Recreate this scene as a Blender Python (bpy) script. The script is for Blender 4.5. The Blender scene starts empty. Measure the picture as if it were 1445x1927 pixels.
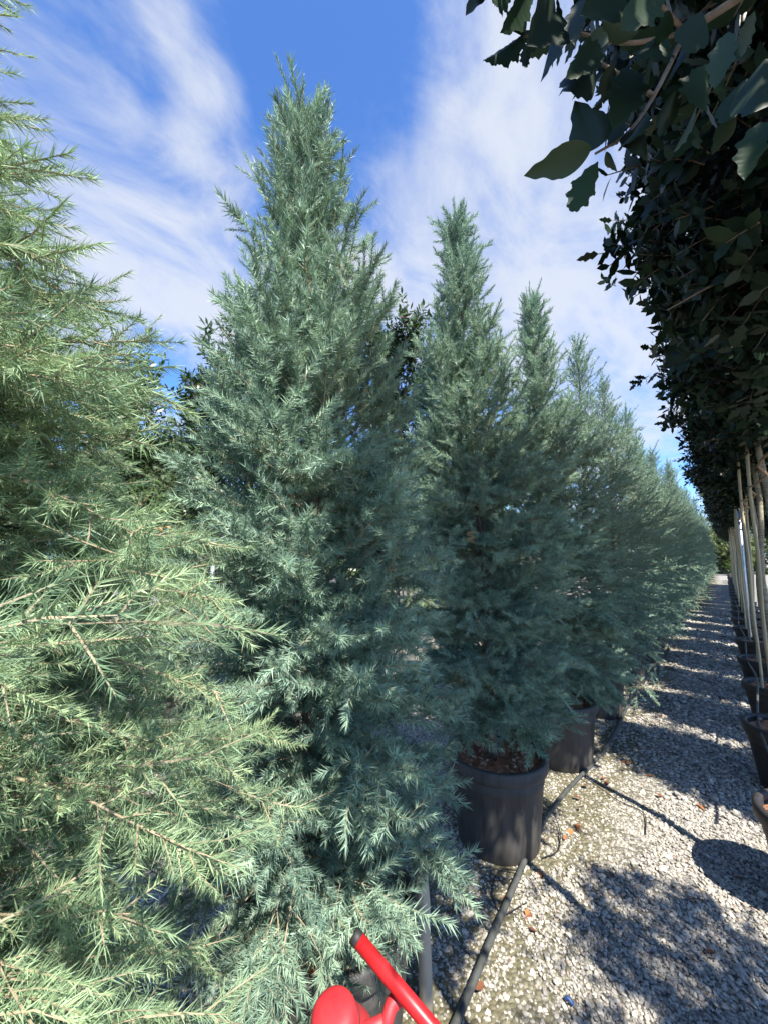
import bpy, bmesh, math, random
import numpy as np
from mathutils import Vector, Matrix, Quaternion, Euler

S = bpy.context.scene
COL = S.collection
R_ = math.radians

# ------------------------------------------------------------------ camera
CAM = Vector((0.0, 0.0, 1.55))
YAW, PIT, FPX, PW, PH = R_(40), R_(6), 760.0, 1445.0, 1927.0
cd = bpy.data.cameras.new('camera')
co = bpy.data.objects.new('camera', cd)
COL.objects.link(co)
co.location = CAM
co.rotation_euler = (R_(90) + PIT, 0, YAW)
cd.sensor_fit = 'HORIZONTAL'
cd.sensor_width = 36
cd.lens = 36 * FPX / PW
cd.clip_start = 0.03
cd.clip_end = 800
S.camera = co
FH = Vector((-math.sin(YAW), math.cos(YAW), 0))
CR = Vector((math.cos(YAW), math.sin(YAW), 0))
FW = FH * math.cos(PIT) + Vector((0, 0, math.sin(PIT)))
CU = Vector((0, 0, math.cos(PIT))) - FH * math.sin(PIT)


def ray(u, v):
    return FW + CR * ((u - PW / 2) / FPX) - CU * ((v - PH / 2) / FPX)


def at_z(u, v, z=0.0):            # point of a photo pixel on a level plane
    d = ray(u, v)
    return CAM + d * ((z - CAM.z) / d.z)


def at_x(u, v, x):                # point of a photo pixel on the upright plane of a row
    d = ray(u, v)
    return CAM + d * ((x - CAM.x) / d.x)


def at_d(u, v, depth):
    return CAM + ray(u, v) * depth


# ------------------------------------------------------------------ world, sun, exposure
SUN_AZ = Vector((0.885, -0.466, 0)).normalized()
SUN_EL = R_(54)
w = bpy.data.worlds.new('World')
S.world = w
w.use_nodes = True
wt = w.node_tree
bgn = wt.nodes['Background']
SKY = 0.15


class NT:
    def __init__(s, t):
        s.t = t

    def n(s, typ, ins=None, **kw):
        nd = s.t.nodes.new(typ)
        for k, v in kw.items():
            setattr(nd, k, v)
        for k, v in (ins or {}).items():
            if isinstance(v, bpy.types.NodeSocket):
                s.t.links.new(v, nd.inputs[k])
            else:
                nd.inputs[k].default_value = v
        return nd

    def m(s, op, a, b=0.0, c=None, clamp=False):
        ins = {0: a, 1: b}
        if c is not None:
            ins[2] = c
        return s.n('ShaderNodeMath', ins, operation=op, use_clamp=clamp).outputs[0]

    def ramp(s, fac, stops):
        nd = s.n('ShaderNodeValToRGB', {'Fac': fac})
        el = nd.color_ramp.elements
        while len(el) < len(stops):
            el.new(0.5)
        for e, (p, c) in zip(el, stops):
            e.position = p
            e.color = tuple(c) + (1,) if len(c) == 3 else c
        return nd.outputs[0]

    def mix(s, fac, a, b, blend='MIX'):
        nd = s.n('ShaderNodeMix', data_type='RGBA', blend_type=blend)
        for i, v in ((0, fac), (6, a), (7, b)):
            if isinstance(v, bpy.types.NodeSocket):
                s.t.links.new(v, nd.inputs[i])
            else:
                nd.inputs[i].default_value = v if i == 0 else (tuple(v) + (1,) if len(v) == 3 else v)
        return nd.outputs[2]


N = NT(wt)
sky = N.n('ShaderNodeTexSky', sky_type='NISHITA', sun_disc=False, sun_elevation=SUN_EL,
          sun_rotation=math.atan2(SUN_AZ.x, SUN_AZ.y), altitude=200, air_density=1.0, dust_density=0.6, ozone_density=2.5)
tc = N.n('ShaderNodeTexCoord').outputs['Generated']
sep = N.n('ShaderNodeSeparateXYZ', {0: tc})
zc = N.m('ADD', N.m('MAXIMUM', sep.outputs[2], 0.0), 0.22)
px = N.m('DIVIDE', sep.outputs[0], zc)
py = N.m('DIVIDE', sep.outputs[1], zc)
pv = N.n('ShaderNodeCombineXYZ', {0: px, 1: py, 2: 0.0}).outputs[0]
mp = N.n('ShaderNodeMapping', {'Vector': pv, 'Rotation': (0, 0, R_(-35)), 'Scale': (1.0, 0.62, 1.0), 'Location': (3.1, 1.7, 0)}).outputs[0]
n1 = N.n('ShaderNodeTexNoise', {'Vector': mp, 'Scale': 2.1, 'Detail': 9.0, 'Roughness': 0.60, 'Distortion': 0.55}).outputs[0]
n2 = N.n('ShaderNodeTexNoise', {'Vector': mp, 'Scale': 5.0, 'Detail': 10.0, 'Roughness': 0.60, 'Distortion': 0.5}).outputs[0]
dens = N.m('ADD', N.m('MULTIPLY', n1, 0.54), N.m('MULTIPLY', n2, 0.55))
# where the photographed cloud banks stand (directions in the sky)
for (u, v, rad, wgt) in ((60, 190, 20, .06), (190, 400, 20, .07), (330, 590, 18, .13), (420, 270, 7, .13), (400, 70, 7, .12), (960, 430, 28, .07),
                         (1130, 560, 22, .08), (800, 60, 22, .05), (1180, 760, 26, .09), (740, 530, 10, .08),
                         (300, 130, 18, -.09), (590, 170, 14, -.10), (620, 20, 14, -.06), (330, 690, 7, -.2)):
    d = ray(u, v).normalized()
    dt = N.n('ShaderNodeVectorMath', {0: tc, 1: tuple(d)}, operation='DOT_PRODUCT').outputs['Value']
    mr = N.n('ShaderNodeMapRange', {'Value': dt, 'From Min': math.cos(R_(rad)), 'From Max': 1.0, 'To Min': 0.0, 'To Max': wgt},
             interpolation_type='SMOOTHERSTEP').outputs[0]
    dens = N.m('ADD', dens, mr)
cl = N.n('ShaderNodeMapRange', {'Value': dens, 'From Min': 0.475, 'From Max': 0.80, 'To Min': 0.01, 'To Max': 0.86},
         interpolation_type='SMOOTHSTEP').outputs[0]
skyc = N.mix(1.0, sky.outputs[0], (0.41, 0.65, 0.97), 'MULTIPLY')
wcol = N.mix(cl, skyc, (0.37 / SKY, 0.39 / SKY, 0.425 / SKY))
wt.links.new(wcol, bgn.inputs[0])
bgn.inputs[1].default_value = SKY

sl = bpy.data.lights.new('sun', 'SUN')
sl.energy = 5.0
sl.angle = R_(0.55)
sl.color = (1.0, 0.945, 0.85)
so = bpy.data.objects.new('sun', sl)
COL.objects.link(so)
so.location = (6, -4, 9)
sdir = SUN_AZ * math.cos(SUN_EL) + Vector((0, 0, math.sin(SUN_EL)))
so.rotation_euler = (-sdir).to_track_quat('-Z', 'Y').to_euler()

S.view_settings.view_transform = 'Standard'
S.view_settings.look = 'None'
S.view_settings.gamma = 1
S.view_settings.exposure = 1.2
S.view_settings.use_curve_mapping = False
S.render.engine = 'CYCLES'
S.cycles.max_bounces = 4
S.cycles.diffuse_bounces = 2
S.cycles.transparent_max_bounces = 8
S.cycles.caustics_reflective = False
S.cycles.caustics_refractive = False

rng = random.Random(11)
ORD = ['first', 'second', 'third', 'fourth', 'fifth', 'sixth', 'seventh', 'eighth', 'ninth', 'tenth', 'eleventh', 'twelfth']


# ------------------------------------------------------------------ helpers
def tag(o, label=None, cat=None, group=None, kind=None):
    for k, v in (('label', label), ('category', cat), ('group', group), ('kind', kind)):
        if v:
            o[k] = v
    return o


def link(name, data, parent=None):
    o = bpy.data.objects.new(name, data)
    COL.objects.link(o)
    if parent:
        o.parent = parent
    return o


def thing(name, label, cat, loc=(0, 0, 0), rz=0.0, group=None):
    o = link(name, None)
    o.empty_display_size = 0.1
    o.location = loc
    o.rotation_euler = (0, 0, rz)
    return tag(o, label, cat, group)


def copy_thing(root, loc, rz=0.0, sc=1.0, label=None, group=None):
    r = root.copy()
    COL.objects.link(r)
    r.location = loc
    r.rotation_euler = (0, 0, rz)
    r.scale = (sc, sc, sc) if not isinstance(sc, tuple) else sc
    if label:
        r['label'] = label
    if group:
        r['group'] = group
    for ch in [c for c in KIDS.get(root.name, [])]:
        c = ch.copy()
        COL.objects.link(c)
        c.parent = r
        KIDS.setdefault(r.name, []).append(c)
        for g in KIDS.get(ch.name, []):
            d = g.copy()
            COL.objects.link(d)
            d.parent = c
    return r


KIDS = {}


def part(name, mesh, parent):
    o = link(name, mesh, parent)
    KIDS.setdefault(parent.name, []).append(o)
    return o


def mesh_of(name, V, F, mats, smooth=True, fm=None):
    me = bpy.data.meshes.new(name)
    me.from_pydata([tuple(v) for v in V], [], F)
    for m in (mats if isinstance(mats, (list, tuple)) else [mats]):
        me.materials.append(m)
    if fm is not None:
        me.polygons.foreach_set('material_index', fm)
    if smooth:
        me.polygons.foreach_set('use_smooth', [True] * len(me.polygons))
    me.update()
    return me


def frame(d):
    d = Vector(d).normalized()
    a = d.orthogonal().normalized()
    return a, d.cross(a).normalized()


def tube(V, F, pts, rad, seg=6, cap=True):
    """a swept tube along pts with radius per point"""
    b0 = len(V)
    n = len(pts)
    pts = [Vector(p) for p in pts]
    a = None
    for i, p in enumerate(pts):
        t = (pts[min(i + 1, n - 1)] - pts[max(i - 1, 0)]).normalized()
        if a is None:
            a, b = frame(t)
        else:
            a = (a - t * a.dot(t)).normalized()
            b = t.cross(a)
        r = rad[i] if isinstance(rad, (list, tuple)) else rad
        for k in range(seg):
            an = 2 * math.pi * k / seg
            V.append(p + a * (r * math.cos(an)) + b * (r * math.sin(an)))
    for i in range(n - 1):
        for k in range(seg):
            q = (k + 1) % seg
            F.append((b0 + i * seg + k, b0 + i * seg + q, b0 + (i + 1) * seg + q, b0 + (i + 1) * seg + k))
    if cap:
        F.append(tuple(b0 + k for k in reversed(range(seg))))
        F.append(tuple(b0 + (n - 1) * seg + k for k in range(seg)))


def lathe(V, F, prof, seg=40, jit=0.0):
    b0 = len(V)
    n = len(prof)
    for (r, z) in prof:
        for k in range(seg):
            an = 2 * math.pi * k / seg
            V.append(Vector((r * math.cos(an), r * math.sin(an), z)))
    for i in range(n - 1):
        for k in range(seg):
            q = (k + 1) % seg
            F.append((b0 + i * seg + k, b0 + i * seg + q, b0 + (i + 1) * seg + q, b0 + (i + 1) * seg + k))


def spline(ctrl, n):
    """Catmull-Rom through control points"""
    c = [Vector(p) for p in ctrl]
    c = [c[0] * 2 - c[1]] + c + [c[-1] * 2 - c[-2]]
    out = []
    m = len(c) - 3
    for i in range(n):
        t = i / (n - 1) * m
        k = min(int(t), m - 1)
        t -= k
        p0, p1, p2, p3 = c[k:k + 4]
        out.append(0.5 * ((2 * p1) + (p2 - p0) * t + (2 * p0 - 5 * p1 + 4 * p2 - p3) * t * t + (3 * p1 - p0 - 3 * p2 + p3) * t ** 3))
    return out


# ------------------------------------------------------------------ materials
def material(name):
    m = bpy.data.materials.new(name)
    m.use_nodes = True
    t = NT(m.node_tree)
    return m, t, m.node_tree.nodes['Principled BSDF']


def leafy(name, c1, c2, rough=0.5, trans=0.25, tcol=None, spec=0.4, tip=None, coat=0.0):
    m, t, p = material(name)
    rnd = t.m('FRACT', t.m('ADD', t.n('ShaderNodeAttribute', attribute_name='rnd').outputs['Fac'], t.n('ShaderNodeObjectInfo').outputs['Random']))
    tone = t.n('ShaderNodeAttribute', attribute_name='tone').outputs['Fac']
    f = t.m('ADD', t.m('MULTIPLY', rnd, 0.7), t.m('MULTIPLY', tone, 0.35))
    c = t.mix(f, c1, c2)
    c = t.mix(1.0, c, t.n('ShaderNodeMapRange', {'Value': t.n('ShaderNodeObjectInfo').outputs['Random'], 'To Min': 0.82, 'To Max': 1.16}).outputs[0], 'MULTIPLY')
    if tip:
        c = t.mix(t.ramp(rnd, [(0.95, (0, 0, 0)), (0.985, (1, 1, 1))]), c, tip)
    t.t.links.new(c, p.inputs['Base Color'])
    p.inputs['Roughness'].default_value = rough
    p.inputs['Specular IOR Level'].default_value = spec
    p.inputs['Coat Weight'].default_value = coat
    p.inputs['Coat Roughness'].default_value = 0.2
    tr = t.n('ShaderNodeBsdfTranslucent', {'Color': t.mix(1.0, c, tcol or (1.1, 1.15, 0.8), 'MULTIPLY')})
    mx = t.n('ShaderNodeMixShader', {0: trans, 1: p.outputs[0], 2: tr.outputs[0]})
    t.t.links.new(mx.outputs[0], t.t.nodes['Material Output'].inputs[0])
    return m


def solid(name, c1, c2, scale=8.0, rough=0.6, bump=0.0, metal=0.0, stretch=(1, 1, 1), spec=0.5, r2=None, detail=5.0):
    m, t, p = material(name)
    ob = t.n('ShaderNodeTexCoord').outputs['Object']
    mp = t.n('ShaderNodeMapping', {'Vector': ob, 'Scale': stretch}).outputs[0]
    nz = t.n('ShaderNodeTexNoise', {'Vector': mp, 'Scale': scale, 'Detail': detail, 'Roughness': 0.62}).outputs[0]
    f = t.ramp(nz, [(0.32, (0, 0, 0)), (0.68, (1, 1, 1))])
    t.t.links.new(t.mix(f, c1, c2), p.inputs['Base Color'])
    p.inputs['Roughness'].default_value = rough
    if r2 is not None:
        t.t.links.new(t.n('ShaderNodeMapRange', {'Value': nz, 'From Min': .3, 'From Max': .7, 'To Min': rough, 'To Max': r2}).outputs[0], p.inputs['Roughness'])
    p.inputs['Metallic'].default_value = metal
    p.inputs['Specular IOR Level'].default_value = spec
    if bump:
        b = t.n('ShaderNodeBump', {'Height': nz, 'Strength': bump, 'Distance': 0.01})
        t.t.links.new(b.outputs[0], p.inputs['Normal'])
    return m


M = {}
M['needle_blue'] = leafy('needle_blue', (0.132, 0.232, 0.184), (0.375, 0.515, 0.372), 0.5, 0.16)
M['needle_green'] = leafy('needle_green', (0.140, 0.250, 0.150), (0.375, 0.49, 0.262), 0.5, 0.2)
M['stem'] = solid('stem', (0.27, 0.215, 0.14), (0.40, 0.33, 0.225), 30, 0.8)
M['bark'] = solid('bark', (0.10, 0.075, 0.055), (0.22, 0.17, 0.13), 40, 0.9, 0.6, stretch=(1, 1, 0.3))
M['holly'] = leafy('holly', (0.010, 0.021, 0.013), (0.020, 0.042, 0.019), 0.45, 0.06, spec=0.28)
M['photinia'] = leafy('photinia', (0.035, 0.075, 0.025), (0.075, 0.12, 0.04), 0.35, 0.2, tip=(0.16, 0.075, 0.045))
M['far_leaf'] = leafy('far_leaf', (0.10, 0.14, 0.05), (0.19, 0.22, 0.09), 0.6, 0.3)
M['bright_leaf'] = leafy('bright_leaf', (0.14, 0.24, 0.03), (0.22, 0.30, 0.05), 0.5, 0.3)
M['pale_bark'] = solid('pale_bark', (0.17, 0.15, 0.105), (0.40, 0.36, 0.27), 14, 0.85, 0.5, stretch=(1, 1, 5))
M['bamboo'] = solid('bamboo', (0.42, 0.35, 0.21), (0.58, 0.50, 0.32), 10, 0.5, 0.1, stretch=(1, 1, 0.2))
M['pot'] = solid('pot', (0.034, 0.032, 0.031), (0.078, 0.073, 0.066), 9, 0.5, 0.05, stretch=(2.5, 2.5, .35), r2=0.72, detail=8)
M['pot_brown'] = solid('pot_brown', (0.020, 0.018, 0.017), (0.042, 0.038, 0.034), 7, 0.45, 0.05, r2=0.65)
M['soil'] = solid('soil', (0.20, 0.10, 0.055), (0.52, 0.22, 0.11), 22, 0.95, 0.8)
M['chip'] = leafy('chip', (0.28, 0.11, 0.06), (0.58, 0.38, 0.23), 0.85, 0.0)
M['hose'] = solid('hose', (0.045, 0.048, 0.045), (0.085, 0.088, 0.080), 12, 0.5, r2=0.7)
M['black_tube'] = solid('black_tube', (0.012, 0.012, 0.012), (0.02, 0.02, 0.02), 12, 0.5)
M['wire'] = solid('wire', (0.015, 0.017, 0.016), (0.03, 0.03, 0.03), 12, 0.5)
M['twine'] = solid('twine', (0.48, 0.21, 0.06), (0.62, 0.30, 0.10), 60, 0.8)
M['rope'] = solid('rope', (0.20, 0.13, 0.07), (0.32, 0.21, 0.11), 60, 0.9)
M['post'] = solid('post', (0.34, 0.29, 0.22), (0.52, 0.46, 0.36), 9, 0.85, 0.4, stretch=(1, 1, .12))
M['galv'] = solid('galv', (0.42, 0.47, 0.52), (0.56, 0.61, 0.66), 20, 0.42, metal=0.6)
M['red'] = solid('red', (0.44, 0.012, 0.016), (0.56, 0.022, 0.026), 16, 0.24, 0.02, r2=0.5, spec=0.5, detail=9)
M['red_plastic'] = solid('red_plastic', (0.36, 0.016, 0.024), (0.50, 0.034, 0.040), 14, 0.42, 0.06, r2=0.62, detail=9)
M['black_rubber'] = solid('black_rubber', (0.015, 0.015, 0.016), (0.03, 0.03, 0.03), 20, 0.6)
M['dead_leaf'] = leafy('dead_leaf', (0.16, 0.06, 0.03), (0.40, 0.16, 0.06), 0.75, 0.12)
M['blue_bit'] = solid('blue_bit', (0.02, 0.05, 0.16), (0.03, 0.08, 0.24), 30, 0.5)
M['white_tag'] = solid('white_tag', (0.75, 0.75, 0.72), (0.8, 0.8, 0.78), 30, 0.5)
M['grass_blade'] = solid('grass_blade', (0.10, 0.17, 0.04), (0.15, 0.22, 0.06), 30, 0.5)


def make_gravel_mats():
    m, t, p = material('gravel_ground')
    ob = t.n('ShaderNodeTexCoord').outputs['Object']
    vo = t.n('ShaderNodeTexVoronoi', {'Vector': ob, 'Scale': 55.0, 'Randomness': 1.0})
    sx = t.n('ShaderNodeSeparateColor', {0: vo.outputs['Color']}).outputs[0]
    st = t.ramp(sx, [(0.0, (.11, .10, .09)), (0.3, (.24, .225, .20)), (0.6, (.37, .345, .30)), (0.85, (.50, .47, .41)), (1.0, (.62, .60, .55))])
    nz = t.n('ShaderNodeTexNoise', {'Vector': ob, 'Scale': 3.0, 'Detail': 6.0}).outputs[0]
    nf = t.n('ShaderNodeTexNoise', {'Vector': ob, 'Scale': 70.0, 'Detail': 4.0}).outputs[0]
    dirt = t.mix(nf, (0.05, 0.05, 0.022), (0.19, 0.165, 0.09))
    edge = t.ramp(vo.outputs['Distance'], [(0.0, (0, 0, 0)), (0.5, (0, 0, 0)), (0.8, (1, 1, 1))])
    c = t.mix(edge, st, (0.10, 0.09, 0.075))
    # earth and moss between the stones under the potted rows
    sp = t.n('ShaderNodeSeparateXYZ', {0: ob})
    band = t.n('ShaderNodeMapRange', {'Value': t.m('ADD', sp.outputs[0], t.m('MULTIPLY', nz, 0.5)), 'From Min': -0.45, 'From Max': -0.05, 'To Min': 0.9, 'To Max': 0.0}).outputs[0]
    left = t.n('ShaderNodeMapRange', {'Value': sp.outputs[0], 'From Min': -2.1, 'From Max': -1.6, 'To Min': 0.25, 'To Max': 1.0}).outputs[0]
    c = t.mix(t.m('MULTIPLY', band, left), c, dirt)
    t.t.links.new(c, p.inputs['Base Color'])
    p.inputs['Roughness'].default_value = 0.85
    b = t.n('ShaderNodeBump', {'Height': t.m('SUBTRACT', 1.0, vo.outputs['Distance']), 'Strength': 0.9, 'Distance': 0.012})
    t.t.links.new(b.outputs[0], p.inputs['Normal'])
    M['gravel_ground'] = m
    m, t, p = material('stone')
    rnd = t.n('ShaderNodeObjectInfo').outputs['Random']
    ob = t.n('ShaderNodeTexCoord').outputs['Object']
    c = t.ramp(rnd, [(0.0, (.12, .115, .11)), (.18, (.21, .19, .165)), (.36, (.29, .27, .235)), (.52, (.38, .35, .295)), (.66, (.45, .405, .32)),
                     (.8, (.52, .48, .40)), (.93, (.66, .61, .51)), (.97, (.30, .18, .12)), (1.0, (.40, .31, .2))])
    nz = t.n('ShaderNodeTexNoise', {'Vector': ob, 'Scale': 2.5, 'Detail': 3.0}).outputs[0]
    c = t.mix(0.35, c, t.mix(nz, (0.12, 0.11, 0.09), (0.62, 0.6, 0.55)))
    t.t.links.new(c, p.inputs['Base Color'])
    p.inputs['Roughness'].default_value = 0.72
    M['stone'] = m


make_gravel_mats()


# ------------------------------------------------------------------ scatter: one object whose pieces stand at the points of its mesh
def scatter_group(name, protos):
    g = bpy.data.node_groups.new(name, 'GeometryNodeTree')
    g.interface.new_socket('Geometry', in_out='INPUT', socket_type='NodeSocketGeometry')
    g.interface.new_socket('Geometry', in_out='OUTPUT', socket_type='NodeSocketGeometry')
    nn = g.nodes
    gi, go = nn.new('NodeGroupInput'), nn.new('NodeGroupOutput')
    jo = nn.new('GeometryNodeJoinGeometry')
    for p in reversed(protos):
        oi = nn.new('GeometryNodeObjectInfo')
        oi.inputs['Object'].default_value = p
        oi.inputs['As Instance'].default_value = True
        g.links.new(oi.outputs['Geometry'], jo.inputs[0])
    iop = nn.new('GeometryNodeInstanceOnPoints')
    iop.inputs['Pick Instance'].default_value = True

    def attr(nm, ty):
        a = nn.new('GeometryNodeInputNamedAttribute')
        a.data_type = ty
        a.inputs['Name'].default_value = nm
        return a.outputs['Attribute']
    er = nn.new('FunctionNodeEulerToRotation')
    g.links.new(attr('rot', 'FLOAT_VECTOR'), er.inputs[0])
    mp = nn.new('GeometryNodeMeshToPoints')
    g.links.new(gi.outputs[0], mp.inputs[0])
    g.links.new(mp.outputs[0], iop.inputs['Points'])
    g.links.new(jo.outputs[0], iop.inputs['Instance'])
    g.links.new(attr('idx', 'INT'), iop.inputs['Instance Index'])
    g.links.new(er.outputs[0], iop.inputs['Rotation'])
    g.links.new(attr('scl', 'FLOAT_VECTOR'), iop.inputs['Scale'])
    g.links.new(iop.outputs[0], go.inputs[0])
    return g


def proto(name, me):
    return bpy.data.objects.new(name, me)


def points_mesh(name, P, rot, scl, idx):
    me = bpy.data.meshes.new(name)
    me.vertices.add(len(P))
    me.vertices.foreach_set('co', np.asarray(P, dtype=np.float32).ravel())
    a = me.attributes.new('rot', 'FLOAT_VECTOR', 'POINT')
    a.data.foreach_set('vector', np.asarray(rot, dtype=np.float32).ravel())
    s = np.asarray(scl, dtype=np.float32)
    if s.ndim == 1:
        s = np.stack([s, s, s], 1)
    a = me.attributes.new('scl', 'FLOAT_VECTOR', 'POINT')
    a.data.foreach_set('vector', s.ravel())
    a = me.attributes.new('idx', 'INT', 'POINT')
    a.data.foreach_set('value', np.asarray(idx, dtype=np.int32))
    me.update()
    return me


def scatter_part(name, me, group, parent=None):
    o = part(name, me, parent) if parent else link(name, me)
    md = o.modifiers.new('scatter', 'NODES')
    md.node_group = group
    o['kind'] = 'stuff'
    return o


def bake(name, P, rot, scl, idx, G, r_seed=1):
    """one real mesh: a copy of piece idx at every point"""
    P = np.asarray(P, dtype=np.float64)
    idx = np.asarray(idx)
    scl = np.asarray(scl, dtype=np.float64)
    e = np.asarray(rot, dtype=np.float64)
    cx, cy, cz = np.cos(e).T
    sx, sy, sz = np.sin(e).T
    Rm = np.empty((len(P), 3, 3))
    Rm[:, 0, 0] = cy * cz; Rm[:, 0, 1] = sx * sy * cz - cx * sz; Rm[:, 0, 2] = cx * sy * cz + sx * sz
    Rm[:, 1, 0] = cy * sz; Rm[:, 1, 1] = sx * sy * sz + cx * cz; Rm[:, 1, 2] = cx * sy * sz - sx * cz
    Rm[:, 2, 0] = -sy; Rm[:, 2, 1] = sx * cy; Rm[:, 2, 2] = cx * cy
    q = np.random.default_rng(r_seed)
    AV, AF, AM, AT, AR = [], [], [], [], []
    base = 0
    for k, g in enumerate(G['p']):
        w_ = np.nonzero(idx == k)[0]
        if not len(w_):
            continue
        v = np.einsum('nij,vj->nvi', Rm[w_] * scl[w_][:, None, None], g['V']) + P[w_][:, None, :]
        nv = len(g['V'])
        f = g['F'][None] + (base + np.arange(len(w_)) * nv)[:, None, None]
        base += len(w_) * nv
        AV.append(v.reshape(-1, 3)); AF.append(f.reshape(-1, 3))
        AM.append(np.tile(g['M'], len(w_))); AT.append(np.tile(g['T'], len(w_))); AR.append(np.repeat(q.random(len(w_)), nv))
    V, F, Mi, T, Rn = map(np.concatenate, (AV, AF, AM, AT, AR))
    me = bpy.data.meshes.new(name)
    me.vertices.add(len(V)); me.vertices.foreach_set('co', V.astype(np.float32).ravel())
    me.loops.add(len(F) * 3); me.loops.foreach_set('vertex_index', F.astype(np.int32).ravel())
    me.polygons.add(len(F)); me.polygons.foreach_set('loop_start', np.arange(len(F), dtype=np.int32) * 3)
    for m in G['mats']:
        me.materials.append(m)
    me.polygons.foreach_set('material_index', Mi.astype(np.int32))
    me.update(calc_edges=True)
    for nm, a in (('tone', T), ('rnd', Rn)):
        me.attributes.new(nm, 'FLOAT', 'POINT').data.foreach_set('value', a.astype(np.float32))
    TRI[0] += len(F)
    return me


TRI = [0]


def bake_part(name, P, Ro, Sc, Ix, G, parent):
    o = part(name, bake(name, P, Ro, Sc, Ix, G), parent)
    o['kind'] = 'stuff'
    return o


def pieces(meshes, mats, name=None):
    out = []
    gn = scatter_group(name, [proto('twig', me) for me in meshes]) if name else None
    for me in meshes:
        me.calc_loop_triangles()
        V = np.empty(len(me.vertices) * 3); me.vertices.foreach_get('co', V)
        F = np.array([t.vertices[:] for t in me.loop_triangles])
        Mi = np.array([t.material_index for t in me.loop_triangles])
        T = np.empty(len(me.vertices)); me.attributes['tone'].data.foreach_get('value', T)
        out.append({'V': V.reshape(-1, 3), 'F': F, 'M': Mi, 'T': T})
        if not name:
            bpy.data.meshes.remove(me)
    return {'p': out, 'mats': mats, 'gn': gn}


def rot_to(d, roll):
    q = Vector(d).to_track_quat('Z', 'Y') @ Quaternion((0, 0, 1), roll)
    return tuple(q.to_euler())


# ------------------------------------------------------------------ leafy pieces
def set_tone(me, tone):
    a = me.attributes.new('tone', 'FLOAT', 'POINT')
    a.data.foreach_set('value', np.asarray(tone, dtype=np.float32))


def shoot_mesh(name, L, n, nl, wid, ang, seed, mat, curve=0.12):
    """a cedar twig along +Z: thin pale stem with needles all round"""
    r = random.Random(seed)
    V, F, fm, tone = [], [], [], []
    pts = [Vector((curve * L * (i / 2) ** 2, 0, L * i / 2)) for i in range(3)]
    tube(V, F, pts, [0.0021, 0.0016, 0.0006], 3, False)
    fm += [1] * len(F)
    tone += [0.5] * len(V)
    for i in range(n):
        t = (i + r.random()) / n
        t = min(t ** 0.9, 0.995)
        p = Vector((curve * L * t * t, 0, L * t))
        az = r.random() * 6.283
        a = R_(ang) * (1.15 - 0.55 * t ** 2) * r.uniform(0.7, 1.25)
        d = Vector((math.sin(a) * math.cos(az), math.sin(a) * math.sin(az), math.cos(a)))
        ln = nl * r.uniform(0.7, 1.1) * (1.0 - 0.3 * t ** 4)
        sd = d.cross(Vector((r.gauss(0, 1), r.gauss(0, 1), r.gauss(0, 1)))).normalized() * wid * 0.5
        b0 = len(V)
        V += [p + sd, p + d * ln + Vector((0, 0, ln * .12)), p - sd]
        F.append((b0, b0 + 1, b0 + 2))
        fm.append(0)
        v = r.random()
        tone += [v * 0.6, v * 0.7 + 0.3, v * 0.6]
    me = mesh_of(name, V, F, [mat, M['stem']], False, fm)
    set_tone(me, tone)
    return me


def shoots(mat, name, wd, nl):
    P = []
    for i in range(4):      # spreading twigs
        P.append(shoot_mesh('twig', 0.15, 108, nl, wd, 56, 10 + i, mat, 0.05 + 0.08 * i))
    for i in range(3):      # slender upright tips
        P.append(shoot_mesh('twig', 0.16, 95, nl * .74, wd, 40, 30 + i, mat, 0.04 + 0.05 * i))
    for i in range(2):      # short tufts
        P.append(shoot_mesh('twig', 0.05, 46, nl, wd, 75, 50 + i, mat, 0.05))
    for i in range(3):      # coarser twigs for the trees farther off
        P.append(shoot_mesh('twig', 0.17, 50, 0.040, 0.0058, 52, 70 + i, mat, 0.06 + 0.05 * i))
    return pieces(P, [mat, M['stem']], name)


G_BLUE = shoots(M['needle_blue'], 'blue_twigs', .0035, .041)
G_GREEN = shoots(M['needle_green'], 'green_twigs', .0020, .032)


def leaf_outline(kind, L, Wd):
    if kind == 'holly_far':
        return [(t * L, w_ * Wd * 0.5) for t, w_ in [(0, .05), (.24, .8), (.36, .55), (.55, .95), (.66, .5), (.8, .55), (1, 0)]]
    """half-width along the leaf at stations 0..1"""
    if kind in ('holly', 'holly_smooth'):
        st = []
        for i in range(29):
            t = i / 28
            env = max(0.0, math.sin(math.pi * t ** .92)) ** .8
            ph = (t * 4.0 + .5) % 1.0
            dip = 1 - abs(2 * ph - 1) ** 1.6
            amt = .34 if kind == 'holly' else .30 * max(0.0, min(1.0, (t - .5) / .2))
            st.append((t, env * (1 - amt * dip) + (.04 if i in (0,) else 0)))
    elif kind == 'lance':
        st = [(0, .05), (.2, .6), (.45, 1.0), (.7, .75), (.9, .28), (1, 0)]
    else:
        st = [(0, .1), (.25, .8), (.5, 1.0), (.78, .6), (1, 0)]
    return [(t * L, w_ * Wd * 0.5) for t, w_ in st]


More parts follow.
